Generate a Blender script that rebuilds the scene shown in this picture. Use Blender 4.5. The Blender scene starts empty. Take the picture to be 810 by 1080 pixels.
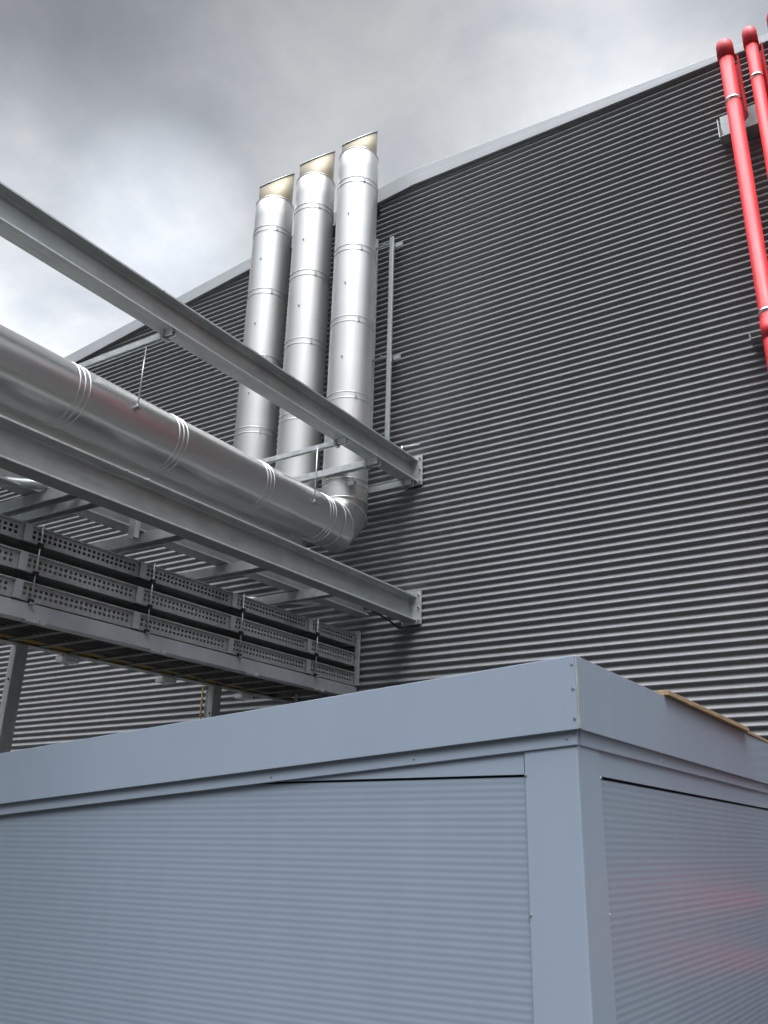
import bpy, bmesh, math, random
from mathutils import Vector, Matrix
random.seed(7)
scene = bpy.context.scene
col = scene.collection
R = math.radians

# ------------------------------------------------------------------ helpers
class MB:
    """collects simple shapes and links them as ONE mesh object"""
    def __init__(self): self.v = []; self.f = []; self.s = []
    def quad(self, a, b, c, d, smooth=False):
        n = len(self.v); self.v += [a, b, c, d]; self.f.append((n, n+1, n+2, n+3)); self.s.append(smooth)
    def box(self, x0, x1, y0, y1, z0, z1):
        n = len(self.v)
        self.v += [(x0,y0,z0),(x1,y0,z0),(x1,y1,z0),(x0,y1,z0),(x0,y0,z1),(x1,y0,z1),(x1,y1,z1),(x0,y1,z1)]
        for q in ((0,3,2,1),(4,5,6,7),(0,1,5,4),(1,2,6,5),(2,3,7,6),(3,0,4,7)):
            self.f.append(tuple(n+i for i in q)); self.s.append(False)
        return self
    def prism(self, pts, axis, a, b):
        """closed 2D outline extruded along an axis from a to b"""
        n = len(self.v); k = len(pts)
        def P(p, t):
            if axis == 'x': return (t, p[0], p[1])
            if axis == 'y': return (p[0], t, p[1])
            return (p[0], p[1], t)
        self.v += [P(p, a) for p in pts] + [P(p, b) for p in pts]
        for i in range(k):
            j = (i+1) % k; self.f.append((n+i, n+j, n+k+j, n+k+i)); self.s.append(False)
        self.f.append(tuple(n+i for i in range(k))[::-1]); self.f.append(tuple(n+k+i for i in range(k)))
        self.s += [False, False]
        return self
    def rings(self, rings, cap=(True, True), smooth=True):
        n = len(self.v); k = len(rings[0])
        for r in rings: self.v += [tuple(p) for p in r]
        for a in range(len(rings)-1):
            for i in range(k):
                j = (i+1) % k
                self.f.append((n+a*k+i, n+a*k+j, n+(a+1)*k+j, n+(a+1)*k+i)); self.s.append(smooth)
        if cap[0]: self.f.append(tuple(n+i for i in range(k))[::-1]); self.s.append(False)
        if cap[1]: self.f.append(tuple(n+(len(rings)-1)*k+i for i in range(k))); self.s.append(False)
        return self
    def tube(self, p, q, r, k=12, r2=None, cap=(True, True)):
        p = Vector(p); q = Vector(q); d = (q-p).normalized()
        u = d.cross(Vector((0,0,1)) if abs(d.z) < .9 else Vector((1,0,0))).normalized(); w = d.cross(u)
        r2 = r if r2 is None else r2
        R1 = [p + (u*math.cos(t)+w*math.sin(t))*r for t in [2*math.pi*i/k for i in range(k)]]
        R2 = [q + (u*math.cos(t)+w*math.sin(t))*r2 for t in [2*math.pi*i/k for i in range(k)]]
        return self.rings([R1, R2], cap)
    def path(self, pts, r, k=8):
        pts = [Vector(p) for p in pts]; rs = []
        for i, p in enumerate(pts):
            d = (pts[min(i+1, len(pts)-1)] - pts[max(i-1, 0)]).normalized()
            u = d.cross(Vector((.31,.17,.93))).normalized(); w = d.cross(u)
            rs.append([p + (u*math.cos(t)+w*math.sin(t))*r for t in [2*math.pi*i2/k for i2 in range(k)]])
        return self.rings(rs)
    def build(self, name, m, parent=None, bevel=0.0, loc=None):
        me = bpy.data.meshes.new(name)
        me.from_pydata([tuple(v) for v in self.v], [], self.f)
        me.polygons.foreach_set('use_smooth', self.s)
        bm = bmesh.new(); bm.from_mesh(me); bmesh.ops.recalc_face_normals(bm, faces=bm.faces); bm.to_mesh(me); bm.free()
        me.materials.append(m)
        o = bpy.data.objects.new(name, me); col.objects.link(o)
        if loc: o.location = loc
        if parent: o.parent = parent
        if bevel:
            b = o.modifiers.new('bevel', 'BEVEL'); b.width = bevel; b.segments = 2; b.limit_method = 'ANGLE'; b.angle_limit = R(40)
        return o

def tag(o, label, cat, group=None, kind=None):
    if label: o['label'] = label
    if cat: o['category'] = cat
    if group: o['group'] = group
    if kind: o['kind'] = kind
    return o
def thing(name, loc, label, cat, group=None):
    o = bpy.data.objects.new(name, None); col.objects.link(o); o.location = loc; o.empty_display_size = .2
    return tag(o, label, cat, group)
def kids(o): return [c for c in bpy.data.objects if c.parent == o]
def copy_tree(o, parent=None):
    c = o.copy(); col.objects.link(c)
    if parent: c.parent = parent
    for ch in kids(o): copy_tree(ch, c)
    return c

# ------------------------------------------------------------------ materials
def mat(name, color, rough=.5, metal=0., noise=None, bump=None, spec=.5, coat=0., var=.0, rvar=.0, scale=(1,1,1), streak=None):
    m = bpy.data.materials.new(name); m.use_nodes = True
    nt = m.node_tree; N = nt.nodes; L = nt.links; b = N['Principled BSDF']
    b.inputs['Base Color'].default_value = (*color, 1); b.inputs['Roughness'].default_value = rough
    b.inputs['Metallic'].default_value = metal; b.inputs['Specular IOR Level'].default_value = spec
    if coat: b.inputs['Coat Weight'].default_value = coat; b.inputs['Coat Roughness'].default_value = .12
    if noise or var or rvar or bump:
        g = N.new('ShaderNodeNewGeometry'); mp = N.new('ShaderNodeMapping'); mp.inputs['Scale'].default_value = scale
        L.new(g.outputs['Position'], mp.inputs['Vector'])
        n = N.new('ShaderNodeTexNoise'); n.inputs['Scale'].default_value = noise or 6.; n.inputs['Detail'].default_value = 5; n.inputs['Roughness'].default_value = .6
        L.new(mp.outputs[0], n.inputs['Vector'])
        fac = n.outputs['Fac']
        if streak:
            mp2 = N.new('ShaderNodeMapping'); mp2.inputs['Scale'].default_value = streak[0]
            L.new(g.outputs['Position'], mp2.inputs['Vector'])
            n2 = N.new('ShaderNodeTexNoise'); n2.inputs['Scale'].default_value = streak[1]; n2.inputs['Detail'].default_value = 4
            L.new(mp2.outputs[0], n2.inputs['Vector'])
            ad = N.new('ShaderNodeMath'); ad.operation = 'ADD'; L.new(fac, ad.inputs[0]); L.new(n2.outputs['Fac'], ad.inputs[1])
            hf = N.new('ShaderNodeMath'); hf.operation = 'MULTIPLY'; hf.inputs[1].default_value = .5; L.new(ad.outputs[0], hf.inputs[0]); fac = hf.outputs[0]
        if var:
            mr = N.new('ShaderNodeMapRange'); mr.inputs['From Min'].default_value = .3; mr.inputs['From Max'].default_value = .7
            mr.inputs['To Min'].default_value = 1-var; mr.inputs['To Max'].default_value = 1+var; L.new(fac, mr.inputs['Value'])
            mx = N.new('ShaderNodeVectorMath'); mx.operation = 'SCALE'; mx.inputs[0].default_value = color; L.new(mr.outputs[0], mx.inputs['Scale'])
            L.new(mx.outputs[0], b.inputs['Base Color'])
        if rvar:
            mr = N.new('ShaderNodeMapRange'); mr.inputs['From Min'].default_value = .3; mr.inputs['From Max'].default_value = .7
            mr.inputs['To Min'].default_value = max(.02, rough-rvar); mr.inputs['To Max'].default_value = rough+rvar; L.new(fac, mr.inputs['Value'])
            L.new(mr.outputs[0], b.inputs['Roughness'])
        if bump:
            bp = N.new('ShaderNodeBump'); bp.inputs['Strength'].default_value = bump[0]; bp.inputs['Distance'].default_value = bump[1]
            L.new(fac, bp.inputs['Height']); L.new(bp.outputs[0], b.inputs['Normal'])
    return m

M = {}
M['cladding'] = mat('anthracite_cladding', (.170,.175,.184), .36, 0, noise=1.3, var=.10, rvar=.07, spec=.35, streak=((3,1,.25),2.))
M['trim'] = mat('light_flashing', (.35,.37,.39), .42, .0, noise=1.5, var=.07, rvar=.06)
M['felt'] = mat('bitumen_roof_felt', (.035,.035,.037), .9, noise=6, var=.2)
M['roofing'] = mat('roof_membrane', (.22,.23,.24), .8)
M['cabin'] = mat('blue_grey_powder_coat', (.245,.298,.368), .22, .0, noise=1.6, var=.03, rvar=.012, spec=.5, streak=((2.5,2.5,.2),3.))
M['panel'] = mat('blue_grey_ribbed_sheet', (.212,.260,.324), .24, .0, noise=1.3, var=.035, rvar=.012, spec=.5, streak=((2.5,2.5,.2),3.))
M['screw'] = mat('screw_head', (.45,.48,.52), .3, .7)
M['black'] = mat('black_rubber', (.012,.012,.013), .5)
M['dark_gap'] = mat('dark_recess', (.02,.022,.025), .7)
M['stainless'] = mat('stainless_sheet', (.52,.52,.515), .44, .8, noise=1.2, var=.04, rvar=.02, streak=((1,1,3),1.))
M['stainless_duct'] = mat('stainless_duct_sheet', (.52,.52,.51), .30, .9, noise=1.2, var=.04, rvar=.02, streak=((3,.5,3),1.))
M['stainless_cap'] = mat('warm_stainless', (.29,.26,.20), .6, 1., noise=5, var=.08, rvar=.06)  # warm beige metal for the stack outlets
M['galv'] = mat('galvanised_beam', (.34,.362,.355), .46, .5, noise=4, var=.22, rvar=.10, streak=((3,.35,3),5.))
M['galv_light'] = mat('galvanised_channel', (.55,.58,.59), .40, .6, noise=14, var=.12, rvar=.08)
M['tray'] = mat('tray_galvanised', (.36,.375,.375), .45, .5, noise=18, var=.15, rvar=.08)
M['rail'] = mat('frame_rail_galvanised', (.44,.47,.50), .42, .45, noise=5, var=.10, rvar=.06)
M['rung'] = mat('dark_rung', (.17,.165,.15), .6, .3, noise=8, var=.2)  # darker, slightly brown metal for the rungs
M['post'] = mat('post_galvanised', (.36,.385,.40), .42, .55, noise=8, var=.18, rvar=.08)
M['post_dark'] = mat('dull_zinc_post', (.42,.435,.44), .5, .4, noise=8, var=.18, rvar=.08)
M['white'] = mat('white_paint_and_sky_sheen', (.78,.79,.78), .5)
M['red'] = mat('red_pipe_paint', (.57,.032,.040), .45, 0, noise=3, var=.12, rvar=.06, spec=.45)
M['steel'] = mat('bright_clamp', (.75,.75,.75), .2, 1.)
M['yellow'] = mat('yellow_sheath', (.40,.27,.07), .55, 0, noise=3, var=.2)
M['wood'] = mat('weathered_board', (.30,.205,.115), .75, 0, noise=9, var=.3, scale=(8,.6,8), bump=(.3,.004))
M['render'] = mat('beige_render', (.16,.135,.105), .9, 0, noise=1.5, var=.1)
M['ground'] = mat('asphalt', (.047,.044,.040), .85, 0, noise=4, var=.25, bump=(.4,.01))

# ------------------------------------------------------------------ camera (calibrated on the vanishing points)
cam_d = bpy.data.cameras.new('camera'); cam = bpy.data.objects.new('camera', cam_d); col.objects.link(cam)
cam_d.sensor_fit = 'VERTICAL'; cam_d.sensor_height = 36; cam_d.sensor_width = 27
cam_d.lens = 946.48/1080*36; cam_d.shift_x = -23.907/1080; cam_d.shift_y = -34.174/1080
rx = Vector((.8489635, .5282611, .0141823)); dn = Vector((-.1887661, .3282128, -.9255505)); fw = Vector((-.4935871, .7830814, .3783585))
cam.matrix_world = Matrix(((rx.x, -dn.x, -fw.x, 0), (rx.y, -dn.y, -fw.y, 0), (rx.z, -dn.z, -fw.z, 1.65), (0, 0, 0, 1)))
cam_d.clip_start = .05; cam_d.clip_end = 2000
scene.camera = cam

# ------------------------------------------------------------------ sky and light
SUN_EL, SUN_AZ = 60., 150.          # azimuth clockwise from +Y: behind the camera
sd = Vector((math.sin(R(SUN_AZ))*math.cos(R(SUN_EL)), math.cos(R(SUN_AZ))*math.cos(R(SUN_EL)), math.sin(R(SUN_EL))))
w = bpy.data.worlds.new('World'); scene.world = w; w.use_nodes = True
nt = w.node_tree; N = nt.nodes; L = nt.links; N.clear()
out = N.new('ShaderNodeOutputWorld'); bg = N.new('ShaderNodeBackground'); bg.inputs['Strength'].default_value = .1
sky = N.new('ShaderNodeTexSky'); sky.sky_type = 'NISHITA'; sky.sun_disc = False; sky.sun_elevation = R(SUN_EL); sky.sun_rotation = R(SUN_AZ)
tc = N.new('ShaderNodeTexCoord')
def vmath(op, a, b=None):
    n = N.new('ShaderNodeVectorMath'); n.operation = op
    for i, x in enumerate((a, b)):
        if x is None: continue
        if hasattr(x, 'links'): L.new(x, n.inputs[i])
        else: n.inputs[i].default_value = x
    return n
def smath(op, a, b=None, clamp=False):
    n = N.new('ShaderNodeMath'); n.operation = op; n.use_clamp = clamp
    for i, x in enumerate((a, b)):
        if x is None: continue
        if hasattr(x, 'links'): L.new(x, n.inputs[i])
        else: n.inputs[i].default_value = x
    return n.outputs[0]
def mrange(v, a, b, c, d, smooth=True):
    n = N.new('ShaderNodeMapRange'); n.interpolation_type = 'SMOOTHSTEP' if smooth else 'LINEAR'
    for k, x in zip(('From Min','From Max','To Min','To Max'), (a,b,c,d)): n.inputs[k].default_value = x
    L.new(v, n.inputs['Value']); return n.outputs[0]
dirv = vmath('NORMALIZE', tc.outputs['Generated']).outputs[0]
sep = N.new('ShaderNodeSeparateXYZ'); L.new(dirv, sep.inputs[0])
# flat cloud layer: project the direction on a plane overhead so that clouds shrink towards the horizon
zz = smath('ADD', smath('MAXIMUM', sep.outputs['Z'], 0.02), .25)
cmb = N.new('ShaderNodeCombineXYZ'); L.new(smath('DIVIDE', sep.outputs['X'], zz), cmb.inputs['X']); L.new(smath('DIVIDE', sep.outputs['Y'], zz), cmb.inputs['Y'])
def noise(vec, sc, det, rough, off, dist=0):
    o = vmath('ADD', vec, off).outputs[0]
    n = N.new('ShaderNodeTexNoise'); n.inputs['Scale'].default_value = sc; n.inputs['Detail'].default_value = det; n.inputs['Roughness'].default_value = rough
    n.inputs['Distortion'].default_value = dist
    L.new(o, n.inputs['Vector']); return n.outputs['Fac']
CLOUD_OFF = (3.9, 6.8, 0)
n1 = noise(cmb.outputs[0], 1.3, 6, .55, CLOUD_OFF, .4)
n2 = noise(cmb.outputs[0], 4.6, 6, .6, (3.9, 7.6, 0), .3)
cl = smath('ADD', smath('MULTIPLY', n1, .55), smath('MULTIPLY', n2, .45))
dens = mrange(cl, .36, .64, 0, 1)
sun_dot = vmath('DOT_PRODUCT', dirv, tuple(sd)).outputs['Value']
glow = mrange(sun_dot, .2, 1., 0, 1)
# overcast half behind the camera: bright near the hidden sun and overhead, dim towards the horizon
cie = smath('ADD', mrange(sep.outputs['Z'], .40, .74, .02, 1.0), mrange(sep.outputs['Z'], .70, .98, 0, 2.4))
south = smath('MULTIPLY', smath('ADD', 5.2, smath('MULTIPLY', smath('POWER', glow, 1.6), 24.)), cie)
# half in view: slate over the upper left, bright thin patches low on the left and above the roof
def lobe(d, c0, c1):
    return mrange(vmath('DOT_PRODUCT', dirv, tuple(Vector(d).normalized())).outputs['Value'], c0, c1, 0, 1)
dk = lobe((-.56, .48, .66), .90, .985)
gp = smath('ADD', smath('MULTIPLY', lobe((-.74, .44, .47), .955, .997), .95), smath('MULTIPLY', lobe((-.38, .63, .68), .93, .997), .62))
gp = smath('ADD', gp, smath('MULTIPLY', lobe((-.621,.502,.602), .994, .9997), .6))
lapse = mrange(sep.outputs['Z'], .45, .85, 1.65, .75, False)
north = smath('MULTIPLY', smath('MULTIPLY', smath('ADD', 1., gp), smath('SUBTRACT', 1., smath('MULTIPLY', dk, .46))), smath('MULTIPLY', lapse, 4.6))
side = mrange(sep.outputs['Y'], -.1, .3, 0, 1)
base = smath('ADD', smath('MULTIPLY', south, smath('SUBTRACT', 1., side)), smath('MULTIPLY', north, side))
f1 = smath('SUBTRACT', 1.20, smath('MULTIPLY', dens, .34))
lum = smath('MULTIPLY', base, f1)
tint = N.new('ShaderNodeMix'); tint.data_type = 'RGBA'; L.new(dens, tint.inputs[0])
tint.inputs[6].default_value = (.98, .99, 1.0, 1); tint.inputs[7].default_value = (.88, .94, 1.03, 1)
sc_ = vmath('SCALE', tint.outputs[2]); L.new(lum, sc_.inputs['Scale'])
mix = N.new('ShaderNodeMix'); mix.data_type = 'RGBA'; mix.inputs[0].default_value = .93
L.new(sky.outputs[0], mix.inputs[6]); L.new(sc_.outputs[0], mix.inputs[7])
L.new(mix.outputs[2], bg.inputs['Color']); L.new(bg.outputs[0], out.inputs['Surface'])

sl = bpy.data.lights.new('sun', 'SUN'); sl.energy = 1.5; sl.angle = R(18); sl.color = (1, .97, .93)
so = bpy.data.objects.new('sun', sl); col.objects.link(so)
so.rotation_euler = sd.to_track_quat('Z', 'Y').to_euler(); so.location = (0, -10, 25)

# ------------------------------------------------------------------ ground
g = MB(); g.quad((-300,-300,0),(300,-300,0),(300,300,0),(-300,300,0))
tag(g.build('ground', M['ground']), 'grey asphalt yard around the building', 'ground', kind='structure')

# ------------------------------------------------------------------ industrial hall
D = 10.0; PITCH = .0985; RX = -6.23
hall = thing('industrial_building', (RX, D, 0), 'tall hall clad in dark horizontal corrugated sheet, behind everything else', 'building')
TOPB = [(-34, 8.35), (-14.3, 10.68), (-9.76, 11.27), (RX, 11.665), (-3.85, 11.645), (-1.38, 11.633), (14, 11.55)]
TOPT = [(-34, 8.5), (-14.7, 10.905), (-12.6, 11.158), (-11.5, 11.29), (-9.74, 11.515), (RX, 11.97), (-4.15, 11.87), (-1.38, 11.75), (14, 11.65)]
def zat(poly, x):
    for (a, b), (c, d) in zip(poly, poly[1:]):
        if a <= x <= c: return b + (d-b)*(x-a)/(c-a)
bm = bmesh.new()
PP = 10; AMP = .0185
xs = [-34, -24, -14.3, -9.76, -6.9, RX, -3.85, -1.38, 5, 14]
nz = int(12.0/PITCH)*PP
grid = []
for x in xs:
    c_ = []
    for i in range(nz+1):
        z = i*PITCH/PP; t = 2*math.pi*i/PP
        c_.append(bm.verts.new((x, D - AMP*math.cos(t) + .2*AMP*math.sin(2*t), z)))
    grid.append(c_)
for a in range(len(xs)-1):
    for i in range(nz):
        f = bm.faces.new((grid[a][i], grid[a+1][i], grid[a+1][i+1], grid[a][i+1])); f.smooth = True
# cut each bay of the sheet under the sloping roof edge
for a in range(len(xs)-1):
    x0, x1 = xs[a], xs[a+1]
    z0, z1 = zat(TOPB, x0)+.05, zat(TOPB, x1)+.05
    fs = [f for f in bm.faces if x0-1e-4 < f.calc_center_median().x < x1+1e-4]
    geom = list({e for f in fs for e in f.edges}) + list({v for f in fs for v in f.verts}) + fs
    n = Vector((-(z1-z0), 0, x1-x0)).normalized()
    bmesh.ops.bisect_plane(bm, geom=geom, plane_co=(x0, 0, z0), plane_no=n, clear_outer=True)
bmesh.ops.recalc_face_normals(bm, faces=bm.faces)
me = bpy.data.meshes.new('wall'); bm.to_mesh(me); bm.free(); me.materials.append(M['cladding'])
wall = bpy.data.objects.new('wall', me); col.objects.link(wall); wall.parent = hall; wall.matrix_parent_inverse = Matrix.Translation((-RX, -D, 0))
def hp(o): o.parent = hall; o.matrix_parent_inverse = Matrix.Translation((-RX, -D, 0)); return o
hp(MB().prism([(x, z-.01) for x, z in TOPB] + [(x, z) for x, z in TOPT[::-1]], 'y', D-.045, D+.3).build('roof_flashing', M['trim'], bevel=.008))
lip = [(x, z-.02) for x, z in TOPB] + [(x, z + (zat(TOPT, x)-z)*.38) for x, z in TOPB[::-1]]
hp(MB().prism(lip, 'y', D-.060, D-.048).build('flashing_lip', M['trim'], bevel=.004))
hp(MB().prism([(x, z-.06) for x, z in TOPT] + [(x, z-.02) for x, z in TOPT[::-1]], 'y', D+.3, D+24).build('roof', M['roofing']))
hp(MB().box(-33.9, 13.9, D+23.7, D+23.9, 0, 8.2).box(-34, -33.8, D+.02, D+23.9, 0, 8.2).box(13.8, 14, D+.02, D+23.9, 0, 11.4).build('rear_wall', M['cladding']))

# ------------------------------------------------------------------ added unseen hall behind the camera, limiting light on the wall and reflecting in metal
opp = thing('added_opposite_building', (-4, -15, 0), 'plain beige building added out of view to limit light on the wall', 'building')
MB().box(-34, 34, -12, 0, 0, 13.5).build('facade', M['render'], opp)
MB().box(-34.2, 34.2, -12.2, .12, 13.501, 13.8).build('parapet', M['trim'], opp)
for i in range(9): MB().box(-30+i*7.2, -27.2+i*7.2, .003, .05, 1.2, 3.4).build('window', M['dark_gap'], opp)

# ------------------------------------------------------------------ equipment cabin
CX, CY, CT = -1.695, 4.28, 2.55      # near corner and roof edge
SL = .0690                             # front fascia falls to the left
LX, BY = -6.45, 9.45
def zs(x, z): return z + SL*(x - CX)
cabin = thing('equipment_cabin', (CX, CY, 0), 'blue grey sheet metal cabin with ribbed panels and sloping roof fascia', 'cabin')
def cp(o): o.parent = cabin; o.matrix_parent_inverse = Matrix.Translation((-CX, -CY, 0)); return o
def ribbed(along, a, b, plane, z0, z1, nrm):
    """micro-ribbed sheet, ribs running horizontally"""
    mb = MB(); pit = .0343; n = int((z1-z0)/pit*8)
    def P(t, i):
        z = z1 - i*pit/8; ph = (i % 8)/8*2*math.pi
        d = nrm*.0004*(-math.cos(ph)) + nrm*(-.0012)
        return (t, plane+d, z) if along == 'x' else (plane+d, t, z)
    k = len(mb.v)
    for i in range(n+1): mb.v += [P(a, i), P(b, i)]
    for i in range(n): mb.f.append((k+2*i, k+2*i+1, k+2*i+3, k+2*i+2)); mb.s.append(True)
    return mb
SZ = 1.977
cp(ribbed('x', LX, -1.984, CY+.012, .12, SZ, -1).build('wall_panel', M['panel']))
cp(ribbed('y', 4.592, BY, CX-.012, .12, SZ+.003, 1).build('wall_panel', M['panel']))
# folded top edge of the panels and the black slot over them
cp(MB().box(LX, -1.984, CY+.0145, CY+.03, SZ-.008, SZ+.001).build('panel_fold', M['cabin']))
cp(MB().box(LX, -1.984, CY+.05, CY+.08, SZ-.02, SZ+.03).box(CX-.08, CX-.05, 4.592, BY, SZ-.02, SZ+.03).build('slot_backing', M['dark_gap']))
# header plates over the slot
HB = SZ+.012
xe = CX + (HB - 2.15)/SL
cp(MB().prism([(xe+.0, HB), (-1.984, HB), (-1.984, zs(-1.984, 2.15)), (xe, zs(xe, 2.15)+.004)], 'y', CY+.006, CY+.03).build('header_plate', M['cabin'], bevel=.0015))
cp(MB().box(CX-.03, CX-.006, 4.592, BY, HB+.005, 2.15).build('header_plate', M['cabin'], bevel=.0015))
# corner post, an angle wrapped round the corner
cp(MB().prism([(-1.982, CY), (CX, CY), (CX, 4.590), (CX-.02, 4.590), (CX-.02, CY+.02), (-1.982, CY+.02)], 'z', .1, 2.15).build('corner_post', M['cabin'], bevel=.010))
# rail under the fascia
cp(MB().prism([(LX, zs(LX, 2.118)), (CX+.004, zs(CX, 2.118)), (CX+.004, zs(CX, 2.24)), (LX, zs(LX, 2.24))], 'y', CY-.008, CY+.03).build('top_rail', M['cabin'], bevel=.004))
cp(MB().box(CX-.03, CX+.008, CY+.031, BY, 2.118, 2.24).build('top_rail', M['cabin'], bevel=.004))
# fascias
FO = .028
def fas(p): return p
cp(MB().prism([(LX-.03, zs(LX, 2.19)), (CX+FO-.004, zs(CX, 2.19)), (CX+FO-.004, zs(CX, CT)), (LX-.03, zs(LX, CT))], 'y', CY-FO, CY-FO+.018).build('fascia', M['cabin'], bevel=.003))
cp(MB().box(CX+FO-.018, CX+FO, CY-FO+.019, BY+.03, 2.19, CT).build('fascia', M['cabin'], bevel=.003))
cp(MB().box(CX+FO-.003, CX+FO+.003, CY-FO-.003, CY-FO+.022, 2.195, CT-.002).build('fascia_seam_highlight', M['galv_light'], bevel=.002))  # light metal colour stands in for the bright highlight on this corner
# dark soffit between fascia and rail, and the roof sheet
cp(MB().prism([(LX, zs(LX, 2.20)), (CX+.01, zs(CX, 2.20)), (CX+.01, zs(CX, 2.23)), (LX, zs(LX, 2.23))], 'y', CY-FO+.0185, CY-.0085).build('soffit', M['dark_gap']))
cp(MB().prism([(LX-.02, zs(LX, CT)-.03), (CX+FO-.02, CT-.03), (CX+FO-.02, CT-.012), (LX-.02, zs(LX, CT)-.012)], 'y', CY-FO+.02, BY+.02).build('roof', M['felt']))
cp(MB().box(LX, LX+.03, CY+.03, BY, .1, 2.0).box(LX, CX, BY, BY+.03, .1, 2.1).box(LX, CX-.02, CY+.03, BY, .05, .12).build('rear_wall', M['cabin']))
cp(MB().box(LX+.05, CX-.1, CY+.1, BY-.1, 0, .06).build('plinth', M['dark_gap']))
def screw(p, nrm):
    p = Vector(p); n = Vector(nrm)
    m = MB(); m.tube(p - n*.002, p + n*.0015, .0085, 10); m.tube(p + n*.0015, p + n*.004, .0055, 6)
    return cp(m.build('screw', M['screw']))
fy = CY-FO
for dz in (.045, .165, .31): screw((CX+FO-.022, fy, CT-dz), (0,-1,0))
screw((CX-.05, CY-.008, 2.152), (0,-1,0)); screw((-2.62, CY-.008, zs(-2.62, 2.150)), (0,-1,0)); screw((-3.6, CY-.008, zs(-3.6, 2.150)), (0,-1,0))
for z in (1.985, 1.36, .7): screw((-1.972, CY, z), (0,-1,0)); screw((CX, 4.578, z), (1,0,0))
for y in (5.6, 7.1): screw((CX+.008, y, 2.150), (1,0,0))

# boards lying on the cabin roof edge
def board(loc, L_, W, T, rz, label):
    o = MB().box(-W, 0, 0, L_, 0, T).build('wooden_board', M['wood'], bevel=.003)
    o.location = loc; o.rotation_euler = (0, 0, R(rz)); return tag(o, label, 'board', 'boards on the cabin roof')
board((CX+FO+.028, 5.72, CT+.003), 2.15, .16, .032, -.4, 'weathered brown board overhanging the right roof edge of the cabin, nearer one')
board((CX+FO+.012, 7.885, CT+.003), 1.4, .15, .026, .6, 'brown board end farther back along the right roof edge of the cabin')

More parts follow.
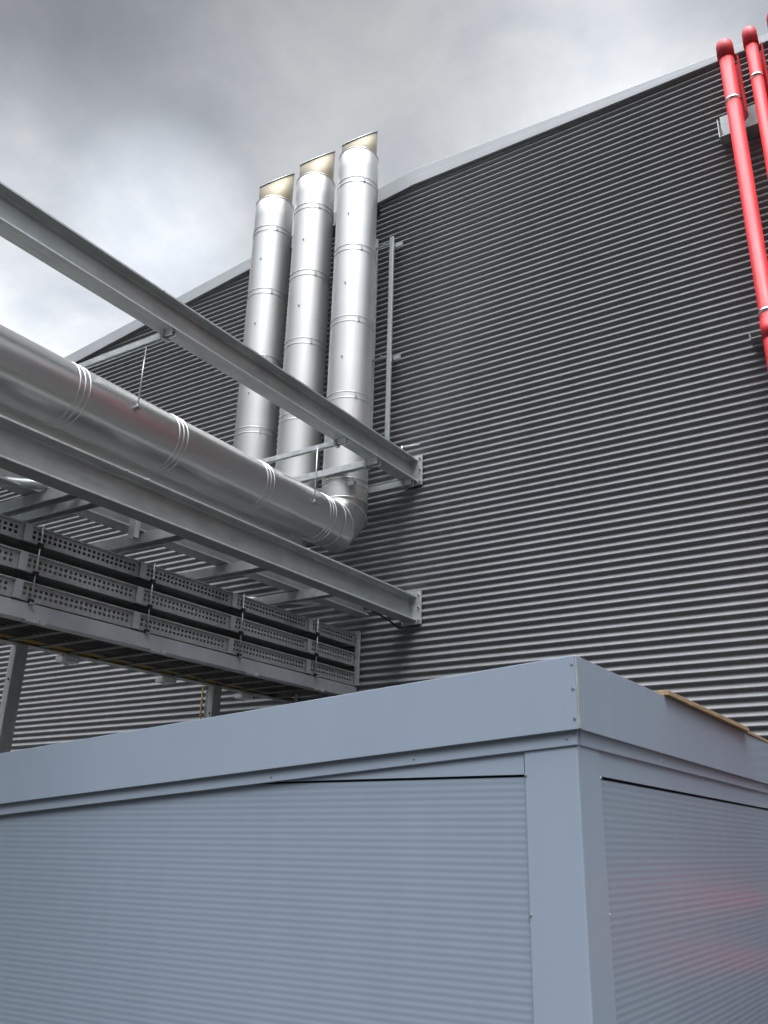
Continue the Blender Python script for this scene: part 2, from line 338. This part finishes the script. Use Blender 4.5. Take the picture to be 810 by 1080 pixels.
# ------------------------------------------------------------------ flues: duct, elbow, stack and slanted outlet
SY, DZ, FR = 9.30, 5.60, .317
EL_R = .38
def ring(c, u, v, r, k=48):
    c = Vector(c); u = Vector(u); v = Vector(v)
    return [c + (u*math.cos(t)+v*math.sin(t))*r for t in [2*math.pi*i/k for i in range(k)]]
def hoop(mb, pos, axis, r, w, h, k=48):
    """a rounded bead round a pipe"""
    rs = []
    for a, hh in ((-.5, 0), (-.3, .8), (0, 1), (.3, .8), (.5, 0)):
        o = a*w; rr = r + .0005 + hh*h
        if axis == 'z': rs.append(ring((pos[0], pos[1], pos[2]+o), (1,0,0), (0,1,0), rr, k))
        else: rs.append(ring((pos[0], pos[1]+o, pos[2]), (1,0,0), (0,0,1), rr, k))
    mb.rings(rs, (False, False))
def flue(X, label, band_z, duct_bands, top, ch):
    t = thing('exhaust_flue', (X, SY, DZ), label, 'flue', 'stainless exhaust flues on the hall wall')
    def fp(o): o.parent = t; o.matrix_parent_inverse = Matrix.Translation((-X, -SY, -DZ)); return o
    z0 = DZ + EL_R - .01
    # slightly different lengths per course keep the sheets from being one perfect tube
    rs = []; zs_ = [z0] + sorted(band_z) + [top-.05]
    for a, b in zip(zs_, zs_[1:]):
        j = k = 0
        for q in ((0., .5) if b < top-.05-1e-6 else (0., .5, 1.)):
            z = a + (b-a)*q
            rs.append(ring((X + j*(1 if 0 < q < 1 else 0), SY + k*(1 if 0 < q < 1 else 0), z), (1,0,0), (0,1,0), FR + (.0015 if q == .5 else 0)))
    rs.append(ring((X, SY, top), (1,0,0), (0,1,0), FR-.03))
    fp(MB().rings(rs, (False, False)).build('stack_pipe', M['stainless']))
    for z in band_z:
        m = MB(); hoop(m, (X, SY, z-.045), 'z', FR, .016, .006); hoop(m, (X, SY, z+.045), 'z', FR, .016, .006)
        fp(m.build('joint_band', M['stainless']))
        s = MB().box(-.014, .014, -.012, .010, -.045, .045)
        o = s.build('band_latch', M['post']); o.location = (X+.262, SY-.185, z); o.rotation_euler = (0, 0, R(55)); fp(o)
    # slanted outlet: low at the front, high towards the wall
    ro = FR-.032; lo = ring((X, SY, top-.005), (1,0,0), (0,1,0), ro); hi = []; hi2 = []; lo2 = ring((X, SY, top-.005), (1,0,0), (0,1,0), ro-.006)
    for p in ring((X, SY, 0), (1,0,0), (0,1,0), ro): hi.append((p.x, p.y, top + ch + .02*(p.x-X) + 1.0*(p.y-SY)))
    for p in ring((X, SY, 0), (1,0,0), (0,1,0), ro-.006): hi2.append((p.x, p.y, top + ch + .02*(p.x-X) + 1.0*(p.y-SY)))
    out_ = fp(MB().rings([lo, hi, hi2, lo2], (False, False)).build('outlet', M['stainless_cap']))
    e1 = []; e2 = []
    for p in ring((X, SY, 0), (1,0,0), (0,1,0), ro+.010):
        z = top + ch + .02*(p.x-X) + 1.0*(p.y-SY); e1.append((p.x, p.y, z-.008)); e2.append((p.x, p.y, z+.004))
    fp(MB().rings([e1, e2, [tuple(v) for v in hi]], (False, False)).build('outlet_rim', M['post']))
    m = MB(); hoop(m, (X, SY, top-.045), 'z', FR, .02, .006); fp(m.build('joint_band', M['stainless']))
    # elbow in mitred gores
    gs = []; cy, cz = SY-EL_R, DZ+EL_R
    for a, sc in ((0, 1), (22.5, 1/math.cos(R(22.5))), (67.5, 1/math.cos(R(22.5))), (90, 1)):
        ra = R(a); n = Vector((0, math.sin(ra), -math.cos(ra)))
        gs.append((Vector((X, cy, cz)) + n*EL_R*sc, n*sc, FR + .004))
    for (c1, nn1, r1), (c2, nn2, r2) in zip(gs, gs[1:]):
        fp(MB().rings([ring(c1, (1,0,0), nn1, r1), ring(c2, (1,0,0), nn2, r2)], (False, False)).build('elbow_segment', M['stainless_duct']))
    for (c, n, r1), tn in zip(gs, (Vector((0,1,0)), Vector((0,math.cos(R(22.5)),math.sin(R(22.5)))), Vector((0,math.sin(R(22.5)),math.cos(R(22.5)))), Vector((0,0,1)))):
        rs = [ring(c + tn*(q*.024), (1,0,0), n, FR+.0045+h*.008) for q, h in ((-.5,0),(-.25,.8),(.25,.8),(.5,0))]
        fp(MB().rings(rs, (False, False)).build('seam_bead', M['stainless']))
    # horizontal duct towards the left of the camera
    rs = []; ys = [-6.] + sorted(duct_bands) + [SY-EL_R]
    for a, b in zip(ys, ys[1:]):
        j = k = 0
        for q in ((0., .5) if b < SY-EL_R-1e-6 else (0., .5, 1.)):
            f_ = 1 if 0 < q < 1 else 0
            rs.append(ring((X+j*f_, a+(b-a)*q, DZ+k*f_), (1,0,0), (0,0,1), FR + (.001 if q == .5 else 0)))
    fp(MB().rings(rs, (True, False)).build('duct_pipe', M['stainless_duct']))
    for y in (duct_bands if X > -7 else []):
        m = MB()
        for o in (-.06, 0, .06): hoop(m, (X, y+o, DZ), 'y', FR, .022, .007)
        fp(m.build('joint_band', M['stainless']))
    z_s = [band_z[i]+.62 for i in range(len(band_z)) if band_z[i] < 11]
    for z in z_s: fp(MB().tube((X+.07, SY-.30, z), (X+.075, SY-.325, z), .012, 8).build('rivet', M['post']))
    return t
DB = [-1.7, -.4, .85, 2.1, 3.42, 4.72, 6.0, 7.42, 8.66]
flue(-6.87, 'right stainless exhaust flue whose duct and elbow show fully in front', [6.22, 7.52, 8.77, 10.03, 11.31], DB, 11.98, .42)
flue(-7.735, 'middle stainless exhaust stack of three with slanted open top', [6.2, 7.40, 8.66, 9.88, 11.165], [y-.1 for y in DB], 11.86, .53)
flue(-8.605, 'left stainless exhaust stack of three with slanted open top', [6.2, 7.39, 8.62, 9.845, 11.07], [y-.2 for y in DB], 11.76, .55)

# ------------------------------------------------------------------ I-beams running out from the wall
def ibeam(xc, z0, z1, y0, label, wf=.20, tf=.022, tw=.012, plate=True, bolts=()):
    t = thing('steel_beam', (xc, D, z0), label, 'beam', 'galvanised beams fixed to the hall wall')
    def bp_(o): o.parent = t; o.matrix_parent_inverse = Matrix.Translation((-xc, -D, -z0)); return o
    h = wf/2
    prof = [(-h, z0), (h, z0), (h, z0+tf), (tw, z0+tf+.012), (tw/2, z0+tf+.03), (tw/2, z1-tf-.03), (tw, z1-tf-.012), (h, z1-tf), (h, z1), (-h, z1), (-h, z1-tf), (-tw, z1-tf-.012), (-tw/2, z1-tf-.03), (-tw/2, z0+tf+.03), (-tw, z0+tf+.012), (-h, z0+tf)]
    bp_(MB().prism([(xc+x, z) for x, z in prof], 'y', y0, D-.062).build('beam_profile', M['galv'], bevel=.003))
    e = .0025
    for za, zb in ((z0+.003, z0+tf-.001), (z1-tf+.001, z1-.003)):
        bp_(MB().box(xc+h+.0002, xc+h+e, y0, D-.063, za, zb).build('flange_edge_highlight', M['galv_light']))  # pale strips painting a bright highlight along the flange edges
    if plate:
        pl = bp_(MB().box(xc-h-.03, xc+h+.065, D-.060, D-.022, z0-.045, z1+.06).build('end_plate', M['galv_light'], bevel=.003))
        for sx in (-1, 1):
            for zz_ in (z0+.005, (z0+z1)/2, z1+.0):
                b = MB().tube((xc+.017+sx*(h+.024), D-.061, zz_), (xc+.017+sx*(h+.024), D-.084, zz_), .015, 6).build('bolt', M['steel'])
                b.parent = pl; b.matrix_parent_inverse = pl.matrix_parent_inverse.copy()
                b.matrix_parent_inverse = Matrix.Translation((-xc, -D, -z0))
                b.matrix_parent_inverse = Matrix.Identity(4); b.location = (0,0,0)
    for yb in bolts:
        bp_(MB().tube((xc+h+.002, yb, z1-tf/2), (xc+h+.016, yb, z1-tf/2), .010, 8).build('bolt', M['galv_light']))
    return t
ibeam(-6.185, 6.385, 6.725, -6, 'upper galvanised I-beam crossing in front of the three stacks', bolts=(5.08, 8.1))
ibeam(-6.185, 4.405, 4.745, -6, 'lower galvanised I-beam running just below the big duct', bolts=(4.95, 5.2, 7.6))
ibeam(-6.94, 4.56, 4.90, -6, 'lower rear I-beam half hidden behind the nearer lower beam', plate=False)
ibeam(-9.35, 6.385, 6.725, -6, 'far upper I-beam carrying the left ends of the channels', plate=False)

# ------------------------------------------------------------------ channels hung under the beams
def channel(x0, x1, y, z, wd, ht, label, m='galv_light', clampx=None, open_down=True, group='cross channels under the beams'):
    t = thing('support_channel', (x1, y, z), label, 'channel', group)
    a = .006; w2 = wd/2
    prof = [(-w2, 0), (-w2+.014, 0), (-w2+.014, a), (-w2+a, a), (-w2+a, ht-a), (w2-a, ht-a), (w2-a, a), (w2-.014, a), (w2-.014, 0), (w2, 0), (w2, ht), (-w2, ht)]
    t2 = MB().prism(prof, 'x', x0-x1, 0).build('channel_profile', M[m], t, bevel=.0015)
    for cx_ in (clampx or []):
        c = MB()
        c.box(cx_-x1-.02, cx_-x1+.02, -w2-.012, -w2-.003, -.012, ht+.03).box(cx_-x1-.02, cx_-x1+.02, w2+.003, w2+.012, -.012, ht+.03).box(cx_-x1-.02, cx_-x1+.02, -w2-.012, w2+.012, -.020, -.012)
        c.build('beam_clamp', M['post'], t)
    return t
U = 6.385
channel(-9.4, -6.10, 5.29, U-.062, .06, .06, 'upper channel farthest left, with a long threaded hanger below it', clampx=[-6.22])
channel(-9.4, -6.10, 8.26, U-.062, .06, .06, 'upper channel passing in front of the middle stack', clampx=[-6.26])
channel(-9.4, -6.10, 8.98, U-.092, .10, .09, 'broad upper channel in front of the right stack base', clampx=[-6.28])
channel(-7.35, -6.55, 9.10, U-.25, .06, .06, 'short channel stub just above the elbow of the right flue')
channel(-7.0, -6.10, 9.82, U-.092, .09, .09, 'upper channel beside the wall under the beam end', clampx=[-6.22])
for y, wd, lb in ((4.66, .11, 'lower cross channel farthest left, first of a close pair'), (4.90, .11, 'lower cross channel second of the close pair at far left'), (5.95, .14, 'lower cross channel between the first and second tray joints'), (7.20, .14, 'lower cross channel halfway along the cable trays'), (8.48, .12, 'lower cross channel nearest the hall wall')):
    channel(-8.25, -6.20, y, 4.443, wd, .112, lb)
# flat diagonal braces and a vertical drop between the lower beams
def bar(p, q, r, label, cat, name, m='galv_light', k=12, group=None):
    mid = Vector(p); o = MB().tube((0,0,0), Vector(q)-mid, r, k).build(name, M[m]); o.location = mid; return tag(o, label, cat, group)
bar((-7.75, 3.53, 4.60), (-6.28, 5.06, 4.60), .045, 'pale round brace under the lower beams at the far left', 'brace', 'brace_pipe', group='round braces under the lower beams')
bar((-8.05, 8.36, 4.60), (-6.95, 9.33, 4.60), .034, 'pale round brace crossing above the right end of the trays', 'brace', 'brace_pipe', group='round braces under the lower beams')
o = MB().prism([(-.045,-.03),(.045,-.03),(.045,.03),(.039,.03),(.039,-.024),(-.039,-.024),(-.039,.03),(-.045,.03)], 'z', 0, .30).build('drop_channel', M['galv_light']); o.location = (-6.80, 5.72, 4.44)
tag(o, 'short vertical drop channel under the beams above the second tray span', 'channel')

# threaded hangers
def hanger(x, y, z0, z1, label, group, clamp=True):
    t = thing('hanger_rod', (x, y, z0), label, 'hanger', group)
    MB().tube((0,0,-.02), (0,0,z1-z0), .0075, 8).build('rod', M['galv_light'], t)
    if clamp:
        MB().box(-.03, .03, -.025, .025, -.02, .0).tube((0,0,0), (0,0,.02), .016, 6).build('pipe_clamp', M['post'], t)
    return t
hanger(-6.53, 5.33, 5.66, 6.33, 'thin hanger rod clamped to the duct left of the stacks', 'hangers holding the front duct')
hanger(-6.53, 8.22, 5.60, 6.33, 'thin hanger rod reaching the duct just before the elbow', 'hangers holding the front duct')

# ------------------------------------------------------------------ cable trays
TX, TW = -7.05, .92
TRAYS = [(4.162, .158, 'top'), (3.894, .164, 'middle'), (3.636, .164, 'bottom')]
JY = [-.9, .5, 1.9, 3.32, 4.716, 6.088, 7.481, 8.905]
def rail_mesh(L_, H):
    """perforated side rail, two rows of slots cut right through"""
    mb = MB(); cell = .0565; n = int((L_-.10)/cell); m0 = (L_-n*cell)/2
    sh, sw = .026, .030
    zc = [H*.36, H*.66]
    zl = [0, zc[0]-sh/2, zc[0]+sh/2, zc[1]-sh/2, zc[1]+sh/2, H]
    def q(y0, y1, z0, z1): mb.quad((0,y0,z0),(0,y1,z0),(0,y1,z1),(0,y0,z1))
    q(0, L_, zl[0], zl[1]); q(0, L_, zl[2], zl[3]); q(0, L_, zl[4], zl[5])
    for r_ in (0, 1):
        y = 0; a, b = zl[1+2*r_], zl[2+2*r_]
        for i in range(n):
            y0 = m0 + i*cell + (cell-sw)/2
            q(y, y0, a, b); y = y0+sw
            # slot edges give the sheet its thickness
            for yy in (y0, y0+sw): mb.quad((0,yy,a),(-.004,yy,a),(-.004,yy,b),(0,yy,b))
            mb.quad((0,y0,a),(0,y0+sw,a),(-.004,y0+sw,a),(-.004,y0,a))
        q(y, L_, a, b)
    # rolled edges
    mb.box(-.012, .016, 0, L_, -.007, .007); mb.box(-.020, .018, 0, L_, H-.009, H+.006)
    return mb
for z, H, nm in TRAYS:
    t = thing('cable_tray', (TX, D-.05, z), {'top': 'topmost of three stacked perforated cable trays left of the wall plate', 'middle': 'middle perforated cable tray between two others in the stack', 'bottom': 'lowest perforated cable tray, lying just above the pale frame rail'}[nm], 'cable tray', 'perforated cable trays in a stack')
    def tp(o): o.parent = t; o.matrix_parent_inverse = Matrix.Translation((-TX, -(D-.05), -z)); return o
    cache = {}
    for a, b in zip(JY, JY[1:]+[D-.07]):
        key = round(b-a, 2)
        if key not in cache:
            o = rail_mesh(key-.004, H).build('side_rail', M['tray']); cache[key] = o.data
        else:
            o = bpy.data.objects.new('side_rail', cache[key]); col.objects.link(o)
        o.location = (TX, a, z); tp(o)
        # joint plate and its bracket over the butt of two lengths
        jp = MB().box(.004, .024, -.030, .050, -.004, H+.004).build('joint_plate', M['rail'], bevel=.001); jp.location = (TX, a, z); tp(jp)
        cl = MB().box(.012, .045, .125, .175, -.03, .012).box(.0, .03, -.05, .15, -.028, -.010).build('tray_clip', M['black']); cl.location = (TX, a, z); tp(cl)
    tp(MB().box(TX-TW, TX-.012, JY[0], D-.07, z-.003, z+.003).build('tray_floor', M['tray']))
    tp(MB().box(TX-TW-.006, TX-TW, JY[0], D-.07, z-.003, z+H).build('far_rail', M['tray']))
    if nm == 'top': tp(MB().box(TX-TW-.01, TX-.013, JY[0], D-.07, z+H+.001, z+H+.006).build('tray_shade_lid', M['tray']))  # unseen lid added to keep sky light out of the slots
    k = MB()
    for i in range(7):
        r_ = random.uniform(.016, .03); x = TX-.10-i*.11; ph = random.uniform(0, 6)
        k.path([(x+.018*math.sin(y*1.7+ph), y, z+.006+r_) for y in [JY[0]+j*.5 for j in range(int((D-.1-JY[0])/.5)+1)]], r_, 8)
    cb = k.build('cable_bundle', M['black']); tp(cb)
for i, y in enumerate(JY[4:]):
    hanger(TX+.028, y+.15, 3.62, 4.345, ['threaded tray hanger rod at the leftmost visible tray joint', 'threaded tray hanger rod at the second tray joint from the left', 'threaded tray hanger rod at the third tray joint from the left', 'threaded tray hanger rod at the tray joint nearest the wall'][i], 'hanger rods beside the cable trays', clamp=True)
# end plate on the wall where the trays finish
t = thing('tray_end_plate', (TX, D-.02, 3.6), 'light grey vertical plate on the wall where the trays end', 'end plate')
MB().box(.012, .066, -.06, -.012, .03, .745).build('flange', M['galv_light'], t, bevel=.002)
MB().box(-.42, .066, -.06, -.012, .747, .763).build('top_cover', M['galv_light'], t, bevel=.002)
m = MB()
for z in (.14, .40, .66): m.tube((.045, -.061, z), (.045, -.074, z), .011, 6)
m.build('bolt', M['steel'], t)

# ------------------------------------------------------------------ frame carrying the trays
fr = thing('cable_tray_support', (TX, D, 3.46), 'pale galvanised frame with cross rungs carrying the stacked cable trays', 'frame')
def fpp(o): o.parent = fr; o.matrix_parent_inverse = Matrix.Translation((-TX, -D, -3.46)); return o
FX0, FX1 = -8.12, -7.02
prof = [(FX1, 3.465), (FX1, 3.612), (FX1-.13, 3.612), (FX1-.13, 3.604), (FX1-.008, 3.604), (FX1-.008, 3.473), (FX1-.13, 3.473), (FX1-.13, 3.465)]
fpp(MB().prism(prof, 'y', -1, D-.03).build('frame_rail', M['rail'], bevel=.002))
fpp(MB().prism([(2*(-7.57)-x, z) for x, z in prof], 'y', -1, D-.03).build('frame_rail', M['galv'], bevel=.002))
y = 2.4; i = 0
while y < D-.1:
    fpp(MB().prism([(y-.05, 3.474), (y+.02, 3.474), (y+.02, 3.482), (y-.042, 3.482), (y-.042, 3.56), (y-.05, 3.56)], 'x', FX0+.009, FX1-.009).build('rung', M['rung'])); y += .375
for yy in (4.93, 6.40, 7.85, 9.12):
    c = MB().box(FX1-.05, FX1+.012, yy-.09, yy+.05, 3.452, 3.463); c.box(FX1-.03, FX1+.02, yy+.052, yy+.11, 3.445, 3.485)
    fpp(c.build('beam_clip', M['galv_light']))
for yy in (6.2, 7.62, 9.0):
    fpp(MB().box(FX0-.10, FX0+.06, yy-.09, yy+.09, 3.405, 3.462).box(FX0-.05, FX0-.02, yy-.02, yy+.02, 3.38, 3.44).build('clip_plate', M['white']))
# cables lying on the rungs
for x, r_, m_, lb in ((-8.055, .030, 'yellow', 'yellow service pipe along the left underside of the tray frame'), (-7.93, .022, 'yellow', 'thinner dull yellow pipe beside the main yellow one under the trays')):
    o = MB().path([(.012*math.sin(y*1.3+x), y, 0) for y in [-1+j*.6 for j in range(18)]], r_, 10).build('service_pipe', M[m_]); o.location = (x, 0, 3.484+r_); tag(o, lb, 'pipe')
k = MB()
for i in range(9):
    r_ = random.uniform(.018, .032); x = -7.2-i*.08
    k.path([(x+.02*math.sin(y*1.1+i), y, 3.484+r_) for y in [-1+j*.6 for j in range(18)]], r_, 8)
k.build('cable_bundle', M['black'], fr).matrix_parent_inverse = Matrix.Translation((-TX, -D, -3.46))

# posts under the frame
def post(x, y, label):
    t = thing('steel_post', (x, y, 0), label, 'post', 'posts carrying the tray frame')
    a = .012
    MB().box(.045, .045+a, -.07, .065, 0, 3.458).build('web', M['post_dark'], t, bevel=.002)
    MB().box(-.04, .044, -.07, -.07+a, 0, 3.458).build('front_flange', M['white'], t, bevel=.002)  # galvanised flange coloured white in place of the sky it reflects
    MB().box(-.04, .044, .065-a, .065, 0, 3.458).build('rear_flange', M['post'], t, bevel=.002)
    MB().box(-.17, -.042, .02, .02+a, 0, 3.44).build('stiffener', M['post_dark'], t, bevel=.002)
    m = MB(); m.tube((.015, -.0705, 3.13), (.015, -.073, 3.13), .013, 12).tube((.025, -.0705, 2.6), (.025, -.073, 2.6), .013, 12)
    m.build('bolt_hole', M['black'], t)
    MB().box(-.2, .2, -.2, .2, .004, .02).build('base_plate', M['post'], t)
    return t
post(-8.13, 5.60, 'galvanised steel post at the left edge below the tray frame')
post(-8.05, 8.36, 'galvanised steel post with a bolt hole above the cabin roof')
post(-8.02, 2.84, 'galvanised steel post nearest the camera, left of the picture')
o = MB().tube((0,0,0), (0,0,3.46), .012, 8).build('service_cable', M['yellow']); o.location = (-8.215, 8.32, 0); tag(o, 'thin yellow cable running down the left side of the post', 'cable')
bar((-7.45, 9.23, 2.0), (-7.45, 9.23, 3.45), .02, 'short pale stub pipe between the cabin roof and the tray frame', 'pipe', 'stub_pipe', 'white')

# black cable hanging under the end of the lower beam
o = MB().path([(-6.31,9.05,4.50),(-6.31,9.15,4.45),(-6.31,9.25,4.415),(-6.31,9.4,4.40),(-6.31,9.6,4.375),(-6.31,9.75,4.345),(-6.31,9.88,4.32),(-6.31,9.96,4.34)], .014, 8).build('cable', M['black'])
tag(o, 'black cable looping under the wall end of the lower beam', 'cable')
# small conduit bracket above the upper beam end
t = thing('conduit_clip', (-6.15, 9.62, 6.73), 'small silver clip on top of the upper beam end', 'clip')
MB().box(-.03, .03, -.04, .04, 0, .012).tube((0,0,.012), (0,0,.09), .012, 8).build('stud', M['galv_light'], t); MB().tube((-.05,.0,.075), (.22,.12,.11), .014, 8).build('conduit', M['galv'], t)

# ------------------------------------------------------------------ struts between stacks and wall
def strut(x, y, z0, z1, wd, arms, label):
    t = thing('wall_strut', (x, y, z0), label, 'strut', 'upright struts beside the stacks')
    MB().box(-wd, wd, -.02, .02, 0, z1-z0).build('upright', M['galv_light'], t, bevel=.003)
    for z in arms:
        b = MB().box(-.36, -wd-.002, -.01, .012, z-z0-.05, z-z0-.02).box(-.02, .02, .022, D-.03-y, z-z0-.06, z-z0-.01)
        b.box(wd+.002, .16, .05, .075, z-z0-.10, z-z0-.03).tube((-.12,-.02,z-z0-.035), (-.12,-.05,z-z0-.035), .016, 6)
        b.build('bracket', M['post'], t)
    return t
strut(-6.52, 9.80, 6.74, 10.62, .034, [10.55, 8.50], 'slim upright strut with wall brackets right of the right stack')
strut(-6.85, 9.86, 6.74, 10.75, .016, [], 'very thin upright strut along the right edge of the right stack')

# ------------------------------------------------------------------ red pipes
def red_pipe(x, y, top, r, label, coup):
    t = thing('red_pipe', (x, y, 0), label, 'pipe', 'red pipes climbing the hall wall')
    MB().tube((0,0,.0), (0,0,top-.12), r, 32).build('pipe', M['red'], t)
    rs = [ring((0,0,z), (1,0,0), (0,1,0), rr, 32) for z, rr in ((top-.30, r+.002), (top-.30, r+.018), (top-.09, r+.016), (top-.04, r+.004), (top-.012, r-.025), (top, r-.06))]
    MB().rings(rs, (False, True)).build('cap', M['red'], t)
    # half sleeve behind the head of the pipe
    arc = []; a2 = []
    for i in range(13):
        a = R(-25 + i*150/12); arc.append((math.cos(a)*(r+.055), .05+math.sin(a)*(r+.055))); a2.append((math.cos(a)*(r+.047), .05+math.sin(a)*(r+.047)))
    MB().prism(arc + a2[::-1], 'z', top-1.25, top-.31).build('half_sleeve', M['red'], t)
    for z in coup:
        m = MB(); hoop(m, (0,0,z), 'z', r, .05, .012, 32); m.build('clamp_band', M['steel'], t)
    rs = [ring((0,0,z), (1,0,0), (0,1,0), rr, 32) for z, rr in ((7.02, r+.001), (7.02, r+.007), (7.26, r+.007), (7.26, r+.001))]
    MB().rings(rs, (False, False)).build('coupling', M['red'], t)
    return t
red_pipe(-1.205, 9.60, 11.55, .092, 'red vertical pipe farthest left, with rounded cap at the roof edge', [10.53, 7.37, 4.2])
red_pipe(-.885, 9.60, 11.60, .076, 'second red vertical pipe from the left, cut by the picture edge', [10.75, 7.42, 4.2])
red_pipe(-.565, 9.60, 11.70, .076, 'third red vertical pipe, only its capped top entering the corner', [10.75, 7.42, 4.2])
for z, lb in ((1.22, 'upper red header pipe joining the risers low behind the cabin'), (.74, 'lower red header pipe joining the risers near the ground')):
    t = thing('red_header', (-1.35, 9.44, z), lb, 'pipe', 'red header pipes near the ground')
    MB().tube((-.05,0,0), (1.5,0,0), .07, 24).build('header_pipe', M['red'], t)
    for x in (.145, .465, .785): MB().tube((x,-.10,0), (x,.04,0), .055, 20).tube((x,-.13,0), (x,-.10,0), .095, 20).build('flange', M['red'], t)
def pipe_support(z, label, h):
    t = thing('pipe_support', (-1.4, 9.8, z), label, 'bracket', 'brackets behind the red pipes')
    MB().prism([(.0,0),(.17,0),(.17,h),(.158,h),(.158,.012),(.0,.012)], 'x', -.05, 1.6).build('angle', M['galv'], t, bevel=.002).rotation_euler = (0, 0, 0)
    MB().box(-.062, -.051, -.02, .17, -.02, h*.6).build('end_cap', M['post'], t)
    for x in (.195, .515, .835): MB().box(x-.05, x+.05, -.03, -.002, .0, .012).build('foot', M['galv_light'], t)
    return t
pipe_support(10.22, 'wide grey bracket behind the tops of the red pipes', .46)
pipe_support(7.20, 'small bracket behind the leftmost red pipe at mid height', .10)

# ------------------------------------------------------------------ view
vs = scene.view_settings; vs.view_transform = 'Standard'; vs.look = 'None'; vs.exposure = .30; vs.gamma = 1; vs.use_curve_mapping = False
